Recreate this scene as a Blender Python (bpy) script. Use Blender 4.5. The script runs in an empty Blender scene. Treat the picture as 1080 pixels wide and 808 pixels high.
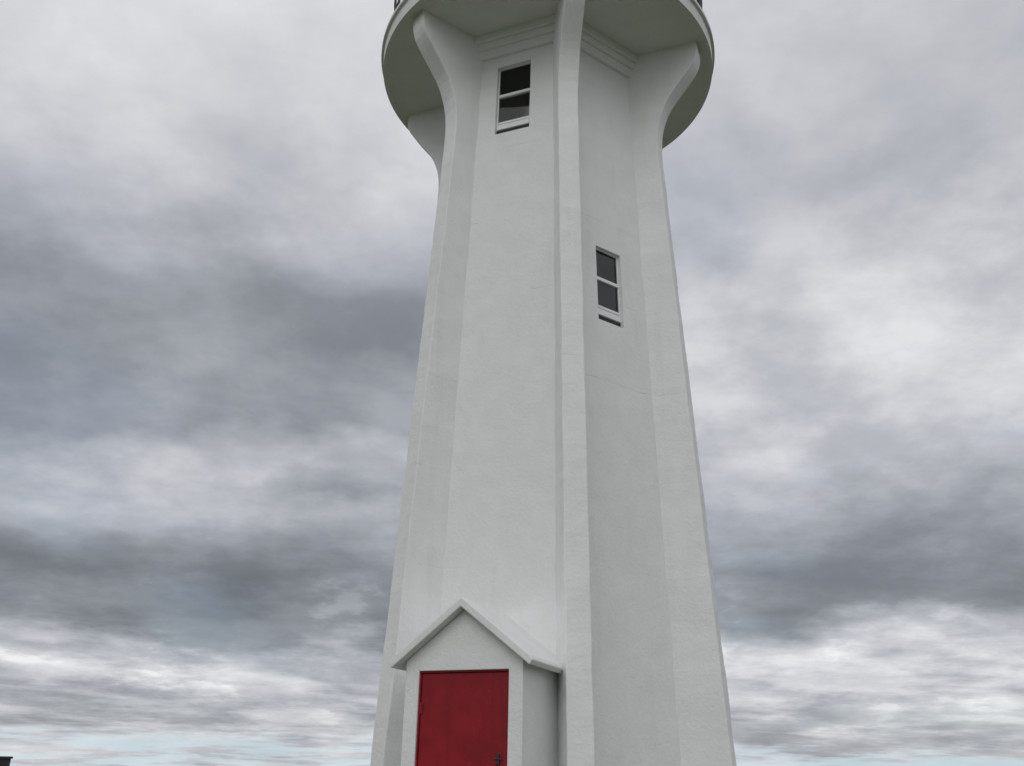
import bpy, bmesh, math, random
from mathutils import Vector, Matrix, noise
random.seed(7)
R=math.radians
scene=bpy.context.scene
scene.view_settings.view_transform='Standard'
try: scene.view_settings.look='None'
except Exception: pass
scene.view_settings.exposure=0

# ------------------------------------------------------------ camera
EYE=1.6
F=1000.0; PITCH=22.7; ROLL=1.2
cam_d=bpy.data.cameras.new('camera'); cam=bpy.data.objects.new('camera',cam_d)
scene.collection.objects.link(cam); scene.camera=cam
cam_d.sensor_width=36; cam_d.lens=36*F/1080; cam_d.clip_start=0.1; cam_d.clip_end=20000
cam.location=(0,0,EYE)
cam.rotation_euler=(Matrix.Rotation(R(90+PITCH),4,'X') @ Matrix.Rotation(R(ROLL),4,'Z')).to_euler()

# ------------------------------------------------------------ node helpers
class NT:
    def __init__(s,tree): s.t=tree; s.n=tree.nodes; s.l=tree.links
    def new(s,typ,**kw):
        n=s.n.new(typ)
        for k,v in kw.items(): setattr(n,k,v)
        return n
    def inp(s,sock,v):
        if isinstance(v,bpy.types.NodeSocket): s.l.new(v,sock)
        else: sock.default_value=v
    def m(s,op,a,b=0.0,c=None,clamp=False):
        n=s.new('ShaderNodeMath',operation=op,use_clamp=clamp)
        s.inp(n.inputs[0],a); s.inp(n.inputs[1],b)
        if c is not None: s.inp(n.inputs[2],c)
        return n.outputs[0]
    def noise(s,vec,scale,detail=4,rough=0.5,dist=0.0):
        n=s.new('ShaderNodeTexNoise'); s.inp(n.inputs['Vector'],vec)
        n.inputs['Scale'].default_value=scale; n.inputs['Detail'].default_value=detail
        n.inputs['Roughness'].default_value=rough; n.inputs['Distortion'].default_value=dist
        return n.outputs['Fac']
    def ss(s,v,a,b,lo=0.0,hi=1.0):
        n=s.new('ShaderNodeMapRange',interpolation_type='SMOOTHSTEP'); s.inp(n.inputs[0],v)
        for i,x in enumerate((a,b,lo,hi)): n.inputs[i+1].default_value=x
        return n.outputs[0]
    def ramp(s,v,stops,interp='LINEAR'):
        n=s.new('ShaderNodeValToRGB'); s.inp(n.inputs[0],v); cr=n.color_ramp; cr.interpolation=interp
        while len(cr.elements)>1: cr.elements.remove(cr.elements[-1])
        cr.elements[0].position=stops[0][0]; 
        def c(x): return (x,x,x,1) if not isinstance(x,(tuple,list)) else (*x,1)
        cr.elements[0].color=c(stops[0][1])
        for p,x in stops[1:]:
            e=cr.elements.new(p); e.color=c(x)
        return n.outputs[0]
    def mixc(s,f,a,b,blend='MIX'):
        n=s.new('ShaderNodeMix',data_type='RGBA',blend_type=blend); s.inp(n.inputs[0],f)
        for i,v in ((6,a),(7,b)):
            if isinstance(v,(tuple,list)) and len(v)==3: v=(*v,1)
            s.inp(n.inputs[i],v)
        return n.outputs[2]
    def mapv(s,vec,sc=(1,1,1),loc=(0,0,0)):
        n=s.new('ShaderNodeMapping'); s.inp(n.inputs[0],vec); n.inputs['Scale'].default_value=sc; n.inputs['Location'].default_value=loc
        return n.outputs[0]
    def comb(s,x,y,z):
        n=s.new('ShaderNodeCombineXYZ')
        for i,v in enumerate((x,y,z)): s.inp(n.inputs[i],v)
        return n.outputs[0]

def mat(name):
    m=bpy.data.materials.new(name); m.use_nodes=True
    nt=NT(m.node_tree); b=m.node_tree.nodes['Principled BSDF']
    return m,nt,b
def simple(name,col,rough=0.6,var=0.2,scale=8,bump=0.1,metal=0.0):
    m,nt,b=mat(name); tc=nt.new('ShaderNodeTexCoord').outputs['Object']
    n=nt.noise(tc,scale,3,0.6)
    c=nt.mixc(n,tuple(x*(1-var) for x in col),tuple(min(1,x*(1+var)) for x in col))
    nt.inp(b.inputs['Base Color'],c); b.inputs['Roughness'].default_value=rough; b.inputs['Metallic'].default_value=metal
    if bump:
        bp=nt.new('ShaderNodeBump'); bp.inputs['Strength'].default_value=bump; bp.inputs['Distance'].default_value=0.01
        nt.inp(bp.inputs['Height'],nt.noise(tc,scale*6,2,0.6)); nt.inp(b.inputs['Normal'],bp.outputs[0])
    return m

def paint_mat(name,base=(0.83,0.84,0.835),seams=True,stain=1.0):
    m,nt,b=mat(name); tc=nt.new('ShaderNodeTexCoord').outputs['Object']
    sp=nt.new('ShaderNodeSeparateXYZ'); nt.inp(sp.inputs[0],tc); z=sp.outputs[2]
    streak=nt.noise(nt.mapv(tc,(5,5,0.4)),1.0,4,0.6)
    mott=nt.noise(tc,2.6,5,0.6)
    spk=nt.noise(tc,26,4,0.7)
    c=nt.mixc(nt.ss(mott,0.35,0.68),tuple(x*0.955 for x in base),base)
    c=nt.mixc(nt.m('MULTIPLY',nt.ss(streak,0.53,0.8),0.14*stain),c,(0.50,0.51,0.48))
    spk2=nt.m('MULTIPLY',nt.ss(spk,0.66,0.73),nt.ss(mott,0.50,0.64))
    c=nt.mixc(nt.m('MULTIPLY',spk2,0.40*stain),c,(0.34,0.34,0.31))
    h=nt.m('ADD',nt.m('MULTIPLY',spk,0.7),nt.m('MULTIPLY',mott,1.7))
    if seams:
        wob=nt.m('MULTIPLY',nt.m('SUBTRACT',mott,0.5),0.04)
        zz=nt.m('ADD',z,wob)
        fr=nt.m('FRACT',nt.m('DIVIDE',nt.m('ADD',zz,0.35),1.22))
        d=nt.m('ABSOLUTE',nt.m('SUBTRACT',fr,0.5))
        line=nt.ss(d,0.0,0.013,1.0,0.0)
        brk=nt.ss(nt.noise(nt.mapv(tc,(1.3,1.3,0.8),(3,1,7)),1.0,3,0.6),0.48,0.66)
        line=nt.m('MULTIPLY',line,brk)
        c=nt.mixc(nt.m('MULTIPLY',line,0.09),c,(0.40,0.40,0.38))
        h=nt.m('SUBTRACT',h,nt.m('MULTIPLY',line,0.28))
        h=nt.m('ADD',h,nt.m('MULTIPLY',nt.m('MULTIPLY',nt.ss(fr,0.485,0.515),brk),0.22))
    nt.inp(b.inputs['Base Color'],c); b.inputs['Roughness'].default_value=0.65
    bp=nt.new('ShaderNodeBump'); bp.inputs['Strength'].default_value=0.5; bp.inputs['Distance'].default_value=0.016
    nt.inp(bp.inputs['Height'],h); nt.inp(b.inputs['Normal'],bp.outputs[0])
    return m

M_wall=paint_mat('white_painted_concrete')
M_rib=paint_mat('white_painted_rib',(0.85,0.86,0.855),True,0.9)
M_trim=paint_mat('white_painted_trim',(0.83,0.84,0.835),False,0.7)
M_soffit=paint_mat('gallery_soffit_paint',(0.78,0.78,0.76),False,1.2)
M_frame=simple('window_frame_paint',(0.84,0.85,0.86),0.45,0.04,12,0.1)
M_dark=simple('dark_interior',(0.04,0.047,0.053),0.9,0.2,4,0)
M_curtain=simple('net_curtain',(0.82,0.83,0.83),0.9,0.06,10,0.1)
M_iron=simple('dark_iron',(0.03,0.03,0.032),0.5,0.3,20,0.2)
M_red=simple('lantern_red_paint',(0.42,0.03,0.03),0.4,0.12,5,0.1)
M_step=simple('bare_concrete',(0.36,0.35,0.33),0.85,0.2,6,0.4)

def door_mat():
    m,nt,b=mat('red_door_paint'); tc=nt.new('ShaderNodeTexCoord').outputs['Object']
    n=nt.noise(tc,2.2,5,0.65); st=nt.noise(nt.mapv(tc,(14,14,0.8)),1,4,0.6)
    c=nt.mixc(nt.ss(n,0.35,0.65),(0.23,0.007,0.014),(0.32,0.010,0.019))
    c=nt.mixc(nt.m('MULTIPLY',nt.ss(st,0.53,0.72),0.45),c,(0.16,0.010,0.012))
    sc=nt.noise(tc,30,3,0.7)
    c=nt.mixc(nt.m('MULTIPLY',nt.ss(sc,0.66,0.73),0.35),c,(0.35,0.12,0.10))
    nt.inp(b.inputs['Base Color'],c); b.inputs['Roughness'].default_value=0.55
    b.inputs['Specular IOR Level'].default_value=0.3
    bp=nt.new('ShaderNodeBump'); bp.inputs['Strength'].default_value=0.35; bp.inputs['Distance'].default_value=0.008
    nt.inp(bp.inputs['Height'],nt.m('ADD',st,n)); nt.inp(b.inputs['Normal'],bp.outputs[0]); return m
M_door=door_mat()
def glass_mat():
    m,nt,b=mat('window_glass'); out=m.node_tree.nodes['Material Output']
    tr=nt.new('ShaderNodeBsdfTransparent'); tr.inputs[0].default_value=(0.95,0.98,0.98,1)
    gl=nt.new('ShaderNodeBsdfGlossy'); gl.inputs['Roughness'].default_value=0.04
    fr=nt.new('ShaderNodeFresnel'); fr.inputs[0].default_value=1.5
    mx=nt.new('ShaderNodeMixShader'); nt.inp(mx.inputs[0],nt.m('ADD',fr.outputs[0],0.03))
    nt.inp(mx.inputs[1],tr.outputs[0]); nt.inp(mx.inputs[2],gl.outputs[0]); nt.inp(out.inputs[0],mx.outputs[0])
    m.node_tree.nodes.remove(b); return m
M_glass=glass_mat()

# ------------------------------------------------------------ mesh helpers
def link(o,parent=None):
    scene.collection.objects.link(o)
    if parent: o.parent=parent
    return o
def mesh_obj(name,verts,faces,material,parent=None,bevel=0,smooth=False,matrix=None,seg=2):
    me=bpy.data.meshes.new(name); me.from_pydata([tuple(v) for v in verts],[],faces)
    bm=bmesh.new(); bm.from_mesh(me); bmesh.ops.recalc_face_normals(bm,faces=bm.faces); bm.to_mesh(me); bm.free()
    me.materials.append(material)
    if smooth:
        for p in me.polygons: p.use_smooth=True
    o=bpy.data.objects.new(name,me); link(o,parent)
    if matrix is not None: o.matrix_local=matrix
    if bevel:
        b=o.modifiers.new('bevel','BEVEL'); b.width=bevel; b.segments=seg; b.limit_method='ANGLE'; b.angle_limit=R(40)
    return o
def boxes(name,lst,material,parent=None,bevel=0,matrix=None):
    V=[];Fc=[]
    for (x0,x1,y0,y1,z0,z1) in lst:
        i=len(V)
        V+=[(x0,y0,z0),(x1,y0,z0),(x1,y1,z0),(x0,y1,z0),(x0,y0,z1),(x1,y0,z1),(x1,y1,z1),(x0,y1,z1)]
        Fc+=[(i,i+3,i+2,i+1),(i+4,i+5,i+6,i+7),(i,i+1,i+5,i+4),(i+1,i+2,i+6,i+5),(i+2,i+3,i+7,i+6),(i+3,i,i+4,i+7)]
    return mesh_obj(name,V,Fc,material,parent,bevel,matrix=matrix)
def lathe(name,prof,material,parent,n=96,smooth=True,closed=True):
    V=[];Fc=[];k=len(prof)
    for i in range(n):
        a=2*math.pi*i/n
        for r,z in prof: V.append((r*math.cos(a),r*math.sin(a),z))
    for i in range(n):
        j=(i+1)%n
        for q in range(k if closed else k-1):
            q2=(q+1)%k; Fc.append((i*k+q,j*k+q,j*k+q2,i*k+q2))
    o=mesh_obj(name,V,Fc,material,parent)
    if smooth:
        for p in o.data.polygons: p.use_smooth=True
        m=o.modifiers.new('es','EDGE_SPLIT'); m.split_angle=R(30)
    return o

# ------------------------------------------------------------ lighthouse
TX,TY=0.47,12.5
lighthouse=bpy.data.objects.new('lighthouse',None); link(lighthouse); lighthouse.location=(TX,TY,0)
bdir=Vector((-TX,-TY,0)).normalized()
rgt=Vector((-bdir.y,bdir.x,0))
THC=9.5
def ndir(th): return bdir*math.cos(R(th))+rgt*math.sin(R(th))
def frame(th,tilt=0.0):
    n=ndir(th); t=Vector((-n.y,n.x,0)); 
    M=Matrix(((t.x,-n.x,0,0),(t.y,-n.y,0,0),(0,0,1,0),(0,0,0,1)))
    return M
SL=0.060
def Ro(z): return 2.345-SL*(z-EYE)
SW=0.036
def Rw(z): return 1.84-SW*(z-EYE)
RW=0.285
def apo(z): return Rw(z)*math.cos(R(30))
ZB=0.3; ZS=EYE+10.54      # base, soffit
def hexring(rad,z): return [ndir(THC+60*i)*rad+Vector((0,0,z)) for i in range(6)]
V=[];Fc=[]
for z in (ZB,ZS+0.05): V+=hexring(Rw(z),z)
for i in range(6): Fc.append((i,(i+1)%6,6+(i+1)%6,6+i))
Fc+=[tuple(range(5,-1,-1)),tuple(range(6,12))]
wall=mesh_obj('tower_wall',V,Fc,M_wall,lighthouse)

tilt=math.atan(SW*math.cos(R(30)))
WIN=[('upper_window',THC-30,EYE+8.70,EYE+9.96,0.54,-0.045),('lower_window',THC+30,EYE+5.64,EYE+6.78,0.46,-0.025),
     ('rear_window',THC+150,EYE+3.4,EYE+4.6,0.50,0.0)]
def wmatrix(th,zc,xo=0):
    n=ndir(th); M=frame(th)
    M=Matrix.Translation(n*apo(zc)+Vector((0,0,zc))) @ M @ Matrix.Rotation(-tilt,4,'X') @ Matrix.Translation((xo,0,0))
    return M
cutters=[]
for nm,th,z0,z1,w,xo in WIN:
    zc=(z0+z1)/2; hh=(z1-z0)/2
    c=boxes('cut',[(-w/2,w/2,-0.2,0.5,-hh,hh)],M_trim,lighthouse,matrix=wmatrix(th,zc,xo)); cutters.append(c)
    md=wall.modifiers.new('b','BOOLEAN'); md.operation='DIFFERENCE'; md.object=c; md.solver='EXACT'
bpy.context.view_layer.update()
dg=bpy.context.evaluated_depsgraph_get()
nm_=bpy.data.meshes.new_from_object(wall.evaluated_get(dg))
wall.modifiers.clear(); wall.data=nm_
for c in cutters: bpy.data.objects.remove(c,do_unlink=True)
if len(wall.data.materials)==0: wall.data.materials.append(M_wall)

for nm,th,z0,z1,w,xo in WIN:
    zc=(z0+z1)/2; hh=(z1-z0)/2; Mx=wmatrix(th,zc,xo)
    h=w/2; e=0.002; f=0.022
    boxes(nm+'_interior',[(-h+e,h-e,0.40,0.42,-hh+e,hh-e),(-h+e,-h+0.012,0.16,0.40,-hh+e,hh-e),(h-0.012,h-e,0.16,0.40,-hh+e,hh-e),
              (-h+0.012,h-0.012,0.16,0.40,-hh+e,-hh+0.012),(-h+0.012,h-0.012,0.16,0.40,hh-0.012,hh-e)],M_dark,lighthouse,matrix=Mx)
    sill=-hh+0.10
    y0=0.045;y1=0.085
    mr=hh*0.16
    L=[(-h+e,-h+f,y0,y1,sill,hh-e),(h-f,h-e,y0,y1,sill,hh-e),(-h+f,h-f,y0,y1,hh-f*0.8,hh-e),
       (-h+f,h-f,y0-0.012,y1,-hh+0.10,-hh+0.19),
       (-h+f,h-f,y0-0.008,y1,mr-0.024,mr+0.024)]
    boxes(nm+'_frame',L,M_frame,lighthouse,0.004,Mx)
    L=[(-h+f+e,h-f-e,y0+0.008,y1-0.01,-hh+0.215,-hh+0.252)]
    boxes(nm+'_sash',L,M_frame,lighthouse,0.003,Mx)
    boxes(nm+'_slot',[(-h+e,h-e,0.06,0.08,-hh+e,-hh+0.098)],M_dark,lighthouse,0,Mx)
    boxes(nm+'_glass',[(-h+f,h-f,y0+0.02,y0+0.026,-hh+0.19,hh-f)],M_glass,lighthouse,0,Mx)
    V=[];Fc=[];N=48
    x0=-h*0.45 if nm=='upper_window' else h*0.25
    for i in range(N+1):
        u=i/N; x=x0+(h*0.96-x0)*u; y=0.103+0.010*math.sin(u*28)+0.004*math.sin(u*57)
        ztop=mr+0.02 if nm=='upper_window' else hh-0.02
        for zz,sh in ((-hh+0.2,0.05),(-0.1,0.03),(ztop,0.0)): V.append((x-sh*(1-u),y,zz))
    for i in range(N):
        for q in range(2): a=3*i+q; Fc.append((a,a+3,a+4,a+1))
    mesh_obj(nm+'_curtain',V,Fc,M_curtain,lighthouse,smooth=True,matrix=Mx)

# ribs with flared brackets
FL=[(8.55,0.0),(8.85,0.012),(9.1,0.045),(9.3,0.10),(9.5,0.19),(9.65,0.29),(9.8,0.41),(9.95,0.54),(10.1,0.66),(10.22,0.74),(10.36,0.775),(10.56,0.785)]
def flare(hz):
    if hz<=FL[0][0]: return 0
    for (a,fa),(b,fb) in zip(FL,FL[1:]):
        if hz<=b: 
            return fa+(fb-fa)*(hz-a)/(b-a)
    return FL[-1][1]
for k in range(6):
    th=THC+60*k; Mx=frame(th)
    zs=[];z=ZB
    while z<EYE+8.5: zs.append(z); z+=0.11
    z=EYE+8.55
    while z<ZS: zs.append(z); z+=0.09
    zs.append(ZS+0.03)
    V=[];Fc=[]
    for z in zs:
        j=lambda s:(noise.noise(Vector((z*1.7,k*7.1,s)))*0.010+noise.noise(Vector((z*8,k*3.1,s)))*0.004)
        ro=Ro(z)+flare(z-EYE)
        w=RW/2
        ri=Rw(z)-0.35
        V+=[(-w+j(1),-ri,z),(-w+j(1),-(ro+j(2)),z),(w+j(3),-(ro+j(4)),z),(w+j(3),-ri,z)]
    n=len(zs)
    for i in range(n-1):
        a=4*i;b=a+4
        Fc+=[(a,a+1,b+1,b),(a+1,a+2,b+2,b+1),(a+2,a+3,b+3,b+2),(a+3,a,b,b+3)]
    Fc+=[(0,1,2,3),(4*n-4,4*n-1,4*n-2,4*n-3)]
    mesh_obj('rib_bracket_%d'%(k+1),V,Fc,M_rib,lighthouse,0.014,matrix=Mx)

def hexband(name,z0,z1,p0,p1,material):
    V=[];Fc=[]
    rr=lambda z,p:(apo(z)+p)/math.cos(R(30))
    for rad,z in ((rr(z0,-0.1),z0),(rr(z0,p0),z0),(rr(z0,p1),z1),(rr(z0,-0.1),z1)): V+=hexring(rad,z)
    for q in range(4):
        q2=(q+1)%4
        for i in range(6): Fc.append((q*6+i,q*6+(i+1)%6,q2*6+(i+1)%6,q2*6+i))
    return mesh_obj(name,V,Fc,material,lighthouse,0.008)
hexband('cornice_lower',EYE+10.16,EYE+10.30,0.05,0.07,M_trim)
hexband('cornice_upper',EYE+10.30,EYE+10.41,0.11,0.12,M_trim)
hexband('cornice_top',EYE+10.41,ZS+0.01,0.17,0.18,M_trim)

# gallery slab
GR=2.67
lathe('gallery_slab',[(0.5,ZS),(GR-0.05,ZS),(GR-0.05,ZS-0.025),(GR,ZS-0.025),(GR+0.01,ZS+0.20),(GR+0.05,ZS+0.21),(GR+0.05,ZS+0.27),(0.5,ZS+0.30)],M_soffit,lighthouse,128)
ZD=ZS+0.27
def tube_ring(name,r,z,t): return lathe(name,[(r+t*math.cos(a),z+t*math.sin(a)) for a in [i*math.pi/3 for i in range(6)]],M_iron,lighthouse,96)
for i,hh in enumerate((0.12,0.55,1.05)): tube_ring('gallery_rail_%d'%(i+1),GR-0.10,ZD+hh,0.02)
L=[]
for i in range(48):
    a=2*math.pi*i/48; x=(GR-0.10)*math.cos(a); y=(GR-0.10)*math.sin(a); t=0.02 if i%4==0 else 0.009
    L.append((x-t,x+t,y-t,y+t,ZD-0.02,ZD+1.05))
boxes('gallery_railing_posts',L,M_iron,lighthouse)
def ring_n(n,r,z): return [(r*math.cos(2*math.pi*i/n),r*math.sin(2*math.pi*i/n),z) for i in range(n)]
def frustum(name,n,r0,z0,r1,z1,material,bevel=0):
    V=ring_n(n,r0,z0)+ring_n(n,r1,z1); Fc=[(i,(i+1)%n,n+(i+1)%n,n+i) for i in range(n)]+[tuple(range(n-1,-1,-1)),tuple(range(n,2*n))]
    return mesh_obj(name,V,Fc,material,lighthouse,bevel)
frustum('lantern_base_wall',8,1.35,ZS+0.28,1.35,ZS+1.15,M_wall,0.01)
frustum('lantern_glazing',8,1.22,ZS+1.15,1.22,ZS+2.35,M_glass)
L=[]
for i in range(8):
    a=2*math.pi*i/8; x=1.25*math.cos(a); y=1.25*math.sin(a); L.append((x-.03,x+.03,y-.03,y+.03,ZS+1.14,ZS+2.36))
boxes('lantern_mullions',L,M_red,lighthouse)
frustum('lantern_roof',8,1.5,ZS+2.35,0.25,ZS+3.1,M_red,0.01)
lathe('lantern_vent_ball',[(0.001,ZS+3.05),(0.16,ZS+3.1),(0.2,ZS+3.25),(0.12,ZS+3.42),(0.001,ZS+3.48)],M_red,lighthouse,24,closed=False)
lathe('beacon_lens',[(0.001,ZS+1.15),(0.25,ZS+1.15),(0.32,ZS+1.6),(0.25,ZS+2.0),(0.001,ZS+2.05)],M_frame,lighthouse,24,closed=False)

# ------------------------------------------------------------ porch
PTH=THC-30; PM=frame(PTH)@Matrix.Translation((0.13,0,0.03))
PF=2.66
hw=0.655; ZF=0.55
ZEV=EYE+1.09; ZPK=EYE+1.70
DW=0.50; DT=EYE+0.985
yF=-PF; yB=-(apo(EYE))+0.1
k=yF+0.16
def slab_front(y): return [(-hw,y,ZF-0.3),(-DW,y,ZF-0.3),(-DW,y,DT),(DW,y,DT),(DW,y,ZF-0.3),(hw,y,ZF-0.3),(hw,y,ZEV),(0,y,ZPK-0.10),(-hw,y,ZEV)]
A=slab_front(yF); B=slab_front(k); n=len(A)
mesh_obj('porch_front_wall',A+B,[(0,1,2,8),(2,3,7,8),(3,4,5,6),(3,6,7),(n,n+8,n+2,n+1),(n+2,n+8,n+7,n+3),(n+3,n+6,n+5,n+4),(n+3,n+7,n+6)]+[(i,n+i,n+(i+1)%n,(i+1)%n) for i in range(n)],M_trim,lighthouse,0.010,matrix=PM)
boxes('porch_side_walls',[(-hw+0.002,-DW-0.002,k,yB,ZF-0.3,ZEV),(DW+0.002,hw-0.002,k,yB,ZF-0.3,ZEV)],M_trim,lighthouse,0,PM)
boxes('porch_threshold',[(-DW,DW,yF+0.01,yB,ZF-0.3,ZF)],M_step,lighthouse,0.01,PM)
boxes('porch_step',[(-0.75,0.75,yF-0.75,yF-0.003,ZF-0.45,ZF-0.06)],M_step,lighthouse,0.02,PM)
boxes('door_frame',[(-DW+0.002,-DW+0.018,yF+0.02,yF+0.09,ZF,DT-0.002),(DW-0.018,DW-0.002,yF+0.02,yF+0.09,ZF,DT-0.002),(-DW+0.018,DW-0.018,yF+0.02,yF+0.09,DT-0.018,DT-0.002)],M_door,lighthouse,0.003,PM)
boxes('red_door',[(-DW+0.022,DW-0.022,yF+0.035,yF+0.085,ZF+0.01,DT-0.022)],M_door,lighthouse,0.004,PM)
boxes('door_hinges',[(-DW+0.012,-DW+0.05,yF+0.022,yF+0.035,z,z+0.11) for z in (ZF+0.25,ZF+1.0,ZF+1.62)],M_door,lighthouse,0.003,PM)
boxes('door_latch',[(DW-0.125,DW-0.09,yF+0.018,yF+0.035,EYE+0.10,EYE+0.20),(DW-0.14,DW-0.06,yF+0.006,yF+0.018,EYE+0.145,EYE+0.158)],M_iron,lighthouse,0.003,PM)
th_=0.08; ov=0.11; oh=0.12
s=(ZPK-0.10-ZEV)/hw
def roofslab(name,sg):
    xe=hw+ov
    def zt(x): return ZPK-0.10-s*x+0.004
    yy0=yF-oh; yy1=yB-0.02
    up=th_*math.sqrt(1+s*s)
    prof=[(0,zt(0)),(xe,zt(xe)),(xe+0.035,zt(xe)+0.05),(xe+0.01,zt(xe)+up-0.01),(0,zt(0)+up)]
    V=[(sg*x,yy0,z) for x,z in prof]+[(sg*x,yy1,z) for x,z in prof]
    n=len(prof); Fc=[tuple(range(n)),tuple(range(2*n-1,n-1,-1))]+[(i,(i+1)%n,n+(i+1)%n,n+i) for i in range(n) if i!=n-1]
    return mesh_obj(name,V,Fc,M_trim,lighthouse,0.012,matrix=PM)
roofslab('porch_roof_left',-1); roofslab('porch_roof_right',1)

# ------------------------------------------------------------ ground, sea
def gz(x,y):
    d=math.hypot(x-TX,y-TY)
    t=min(1,max(0,(11-d)/6.5)); t=t*t*(3-2*t)
    z=0.5*t+0.12*noise.noise(Vector((x*0.15,y*0.15,0)))*min(1,d/8)+0.03*noise.noise(Vector((x,y,3)))*(1 if d>4 else 0)
    if d>15: z-=0.028*(d-15)
    if d>90: z-=((d-90)/60)**1.3*9
    return max(z,-40)
V=[(TX,TY,gz(TX,TY))];Fc=[];NA=120
rad=[0.6*1.075**i for i in range(200)]; rad=[r for r in rad if r<320]
for r in rad:
    for i in range(NA):
        a=2*math.pi*i/NA; x=TX+r*math.cos(a); y=TY+r*math.sin(a); V.append((x,y,gz(x,y)))
for i in range(NA): Fc.append((0,1+i,1+(i+1)%NA))
for q in range(len(rad)-1):
    for i in range(NA):
        a=1+q*NA+i;b=1+q*NA+(i+1)%NA; Fc.append((a,b,b+NA,a+NA))
m,nt,b=mat('coastal_grass'); tc=nt.new('ShaderNodeTexCoord').outputs['Object']
c=nt.ramp(nt.noise(tc,0.6,5,0.65),[(0.3,(0.045,0.06,0.022)),(0.5,(0.08,0.095,0.035)),(0.7,(0.14,0.13,0.06))])
c=nt.mixc(nt.ss(nt.noise(tc,14,3,0.7),0.4,0.7),c,(0.06,0.065,0.025)); nt.inp(b.inputs['Base Color'],c); b.inputs['Roughness'].default_value=0.95
bp=nt.new('ShaderNodeBump'); bp.inputs['Strength'].default_value=0.8; bp.inputs['Distance'].default_value=0.05
nt.inp(bp.inputs['Height'],nt.noise(tc,25,3,0.7)); nt.inp(b.inputs['Normal'],bp.outputs[0])
mesh_obj('ground',V,Fc,m,smooth=True)
m,nt,b=mat('sea_water'); tc=nt.new('ShaderNodeTexCoord').outputs['Object']
b.inputs['Base Color'].default_value=(0.02,0.04,0.05,1); b.inputs['Roughness'].default_value=0.15
bp=nt.new('ShaderNodeBump'); bp.inputs['Strength'].default_value=0.6; bp.inputs['Distance'].default_value=0.4
nt.inp(bp.inputs['Height'],nt.noise(tc,0.25,5,0.6)); nt.inp(b.inputs['Normal'],bp.outputs[0])
n=96; V=[(0,0,-14)]+[(9000*math.cos(2*math.pi*i/n),9000*math.sin(2*math.pi*i/n),-14) for i in range(n)]
mesh_obj('sea',V,[(0,1+i,1+(i+1)%n) for i in range(n)],m)

# ------------------------------------------------------------ distant shed (bottom-left corner)
shed=bpy.data.objects.new('shed',None); link(shed); shed.location=(-21.05,40,-0.62); shed.rotation_euler=(0,0,R(12))
M_shed=simple('weathered_dark_boards',(0.05,0.045,0.045),0.9,0.3,5,0.4); M_shr=simple('dark_roof_felt',(0.03,0.03,0.035),0.9,0.2,5,0.3)
boxes('walls',[(-1.5,1.5,-2,2,-0.4,1.9)],M_shed,shed,0.01)
V=[]
for y in (-2.2,2.2): V+=[(-1.75,y,1.78),(0,y,2.52),(1.75,y,1.78),(1.75,y,1.88),(0,y,2.62),(-1.75,y,1.88)]
Fc=[(0,1,2,3,4,5),(11,10,9,8,7,6)]+[(i,(i+1)%6,6+(i+1)%6,6+i) for i in range(6)]
mesh_obj('roof',V,Fc,M_shr,shed)
boxes('door',[(-0.45,0.45,-2.04,-2.003,-0.1,1.7)],M_iron,shed)
boxes('chimney',[(1.15,1.66,-0.4,-0.0,1.7,2.60),(1.10,1.71,-0.45,0.05,2.60,2.68)],M_shr,shed)

# ------------------------------------------------------------ sky
w=bpy.data.worlds.new('World'); scene.world=w; w.use_nodes=True
nt=NT(w.node_tree); bg=w.node_tree.nodes['Background']
SUN_EL=38; SUN_AZ=-160
sky=nt.new('ShaderNodeTexSky'); sky.sky_type='NISHITA'; sky.sun_disc=False
sky.sun_elevation=R(SUN_EL); sky.sun_rotation=R(SUN_AZ)
d=nt.new('ShaderNodeTexCoord').outputs['Generated']
sp=nt.new('ShaderNodeSeparateXYZ'); nt.inp(sp.inputs[0],d); X,Y,Z=sp.outputs
Zc=nt.m('MAXIMUM',Z,0.0)
el=nt.m('MULTIPLY',nt.m('ARCSINE',Zc),57.2958)
az=nt.m('MULTIPLY',nt.m('ARCTAN2',X,Y),57.2958)
den=nt.m('ADD',Zc,0.24)
uv=nt.comb(nt.m('DIVIDE',X,den),nt.m('DIVIDE',Y,den),0.0)
den2=nt.m('ADD',Zc,0.07)
uv2=nt.comb(nt.m('DIVIDE',X,den2),nt.m('DIVIDE',Y,den2),3.0)
NW=nt.noise(nt.mapv(uv,(1,1,1),(4.3,1.7,0)),1.6,6,0.55)        # warps large masses
NB=nt.noise(nt.mapv(uv,(1,1,1),(1.3,7.7,2)),3.6,8,0.60)        # billows
NS=nt.noise(nt.mapv(uv2,(1,1,1),(6.3,2.7,2)),1.3,6,0.58)       # low streaks
NL=nt.noise(nt.mapv(uv,(1,1,1),(9.3,2.7,5)),1.0,2,0.5)         # large lighter / darker areas
warp=nt.m('MULTIPLY',nt.m('SUBTRACT',NW,0.5),nt.m('ADD',nt.m('MULTIPLY',nt.m('MINIMUM',el,30.0),0.80),3.0))
el2=nt.m('ADD',el,warp)
t=nt.m('DIVIDE',el2,60.0,clamp=True)
g=lambda v:((v/255+0.055)/1.055)**2.4
LST=[(0,210),(1.2,204),(2.4,182),(4,176),(5.3,208),(6.4,184),(7.4,138),(10,128),(12.5,148),(15,184),(17,187),(19.5,154),(25,146),(28,152),(31,182),(35,203),(44,208),(52,213),(60,218)]
RST=[(0,210),(1.2,204),(2.5,182),(4,192),(6,210),(7.6,178),(8.8,136),(12,138),(15,166),(18,198),(22,208),(27,204),(32,188),(37,190),(42,203),(52,213),(60,218)]
mk=lambda S:nt.ramp(t,[(a/60,g(b)) for a,b in S],'LINEAR')
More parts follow.
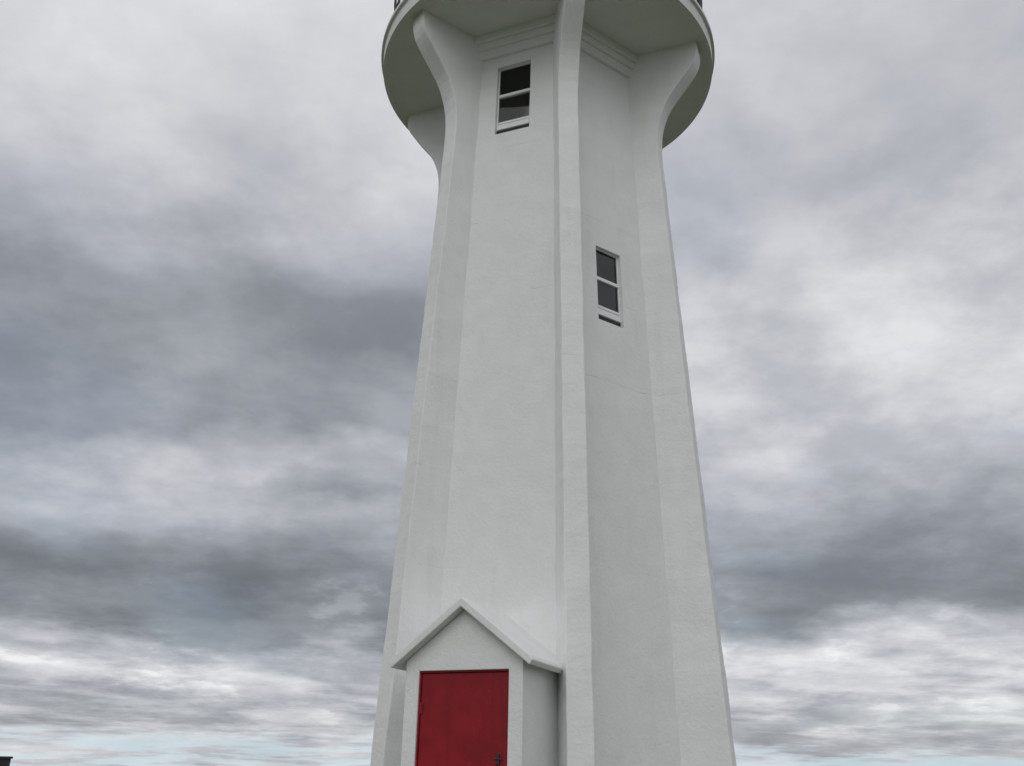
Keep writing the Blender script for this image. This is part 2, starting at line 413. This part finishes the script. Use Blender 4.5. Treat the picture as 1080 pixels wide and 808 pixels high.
side=nt.ss(nt.m('ADD',az,nt.m('MULTIPLY',nt.m('SUBTRACT',NL,0.5),20)),-9,12)
lum=nt.mixc(side,mk(LST),mk(RST))
low=nt.ss(el,3.0,14.0,1.0,0.0)
bil=nt.m('SUBTRACT',nt.ss(NB,0.32,0.68),0.5)
mod=nt.m('ADD',nt.m('MULTIPLY',bil,nt.m('SUBTRACT',0.38,nt.m('MULTIPLY',nt.ss(el,24,40),0.17))),1.04)
mod=nt.m('ADD',mod,nt.m('MULTIPLY',nt.m('SUBTRACT',NL,0.5),0.35))
stk=nt.m('SUBTRACT',nt.ss(NS,0.38,0.62),0.5)
mod=nt.m('ADD',mod,nt.m('MULTIPLY',nt.m('MULTIPLY',stk,low),0.42))
lumv=nt.m('MULTIPLY',lum,nt.m('MAXIMUM',mod,0.5))
edge=nt.m('MULTIPLY',nt.ss(NB,0.57,0.67),nt.m('ADD',nt.m('MULTIPLY',low,0.14),0.02))
lumv=nt.m('ADD',lumv,nt.m('MULTIPLY',edge,nt.ss(el,1.0,5.0)))
# sky brightened behind the camera, added as even front fill on the tower
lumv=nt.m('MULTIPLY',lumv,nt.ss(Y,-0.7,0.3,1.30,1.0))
lumv=nt.m('MINIMUM',lumv,0.88)
tint=nt.ramp(lumv,[(0.05,(0.90,0.99,1.12)),(0.25,(0.935,0.99,1.095)),(0.5,(0.96,0.985,1.06)),(0.8,(1.0,1.0,1.015))])
vm=nt.new('ShaderNodeVectorMath',operation='SCALE'); nt.inp(vm.inputs[0],tint); nt.inp(vm.inputs['Scale'],nt.m('MULTIPLY',lumv,10.0))
br=nt.m('MULTIPLY',nt.ss(NW,0.50,0.66),0.15)
cover=nt.m('SUBTRACT',0.97,br,clamp=True)
col=nt.mixc(cover,sky.outputs[0],vm.outputs[0])
# clear strip low over the sea
hz=nt.m('MULTIPLY',nt.m('MULTIPLY',nt.ss(el,1.3,2.4,1.0,0.0),nt.ss(NS,0.36,0.60)),0.7)
col=nt.mixc(hz,col,(5.2,6.6,7.2))
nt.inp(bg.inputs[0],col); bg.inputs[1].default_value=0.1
try:
    w.cycles.sampling_method='MANUAL'; w.cycles.sample_map_resolution=512
except Exception: pass

sd=bpy.data.lights.new('sun','SUN'); sd.energy=0.5; sd.angle=R(40); sd.color=(1,0.98,0.95)
sun=bpy.data.objects.new('sun',sd); link(sun)
dirv=Vector((math.sin(R(SUN_AZ))*math.cos(R(SUN_EL)),math.cos(R(SUN_AZ))*math.cos(R(SUN_EL)),math.sin(R(SUN_EL))))
sun.rotation_euler=dirv.to_track_quat('Z','Y').to_euler()
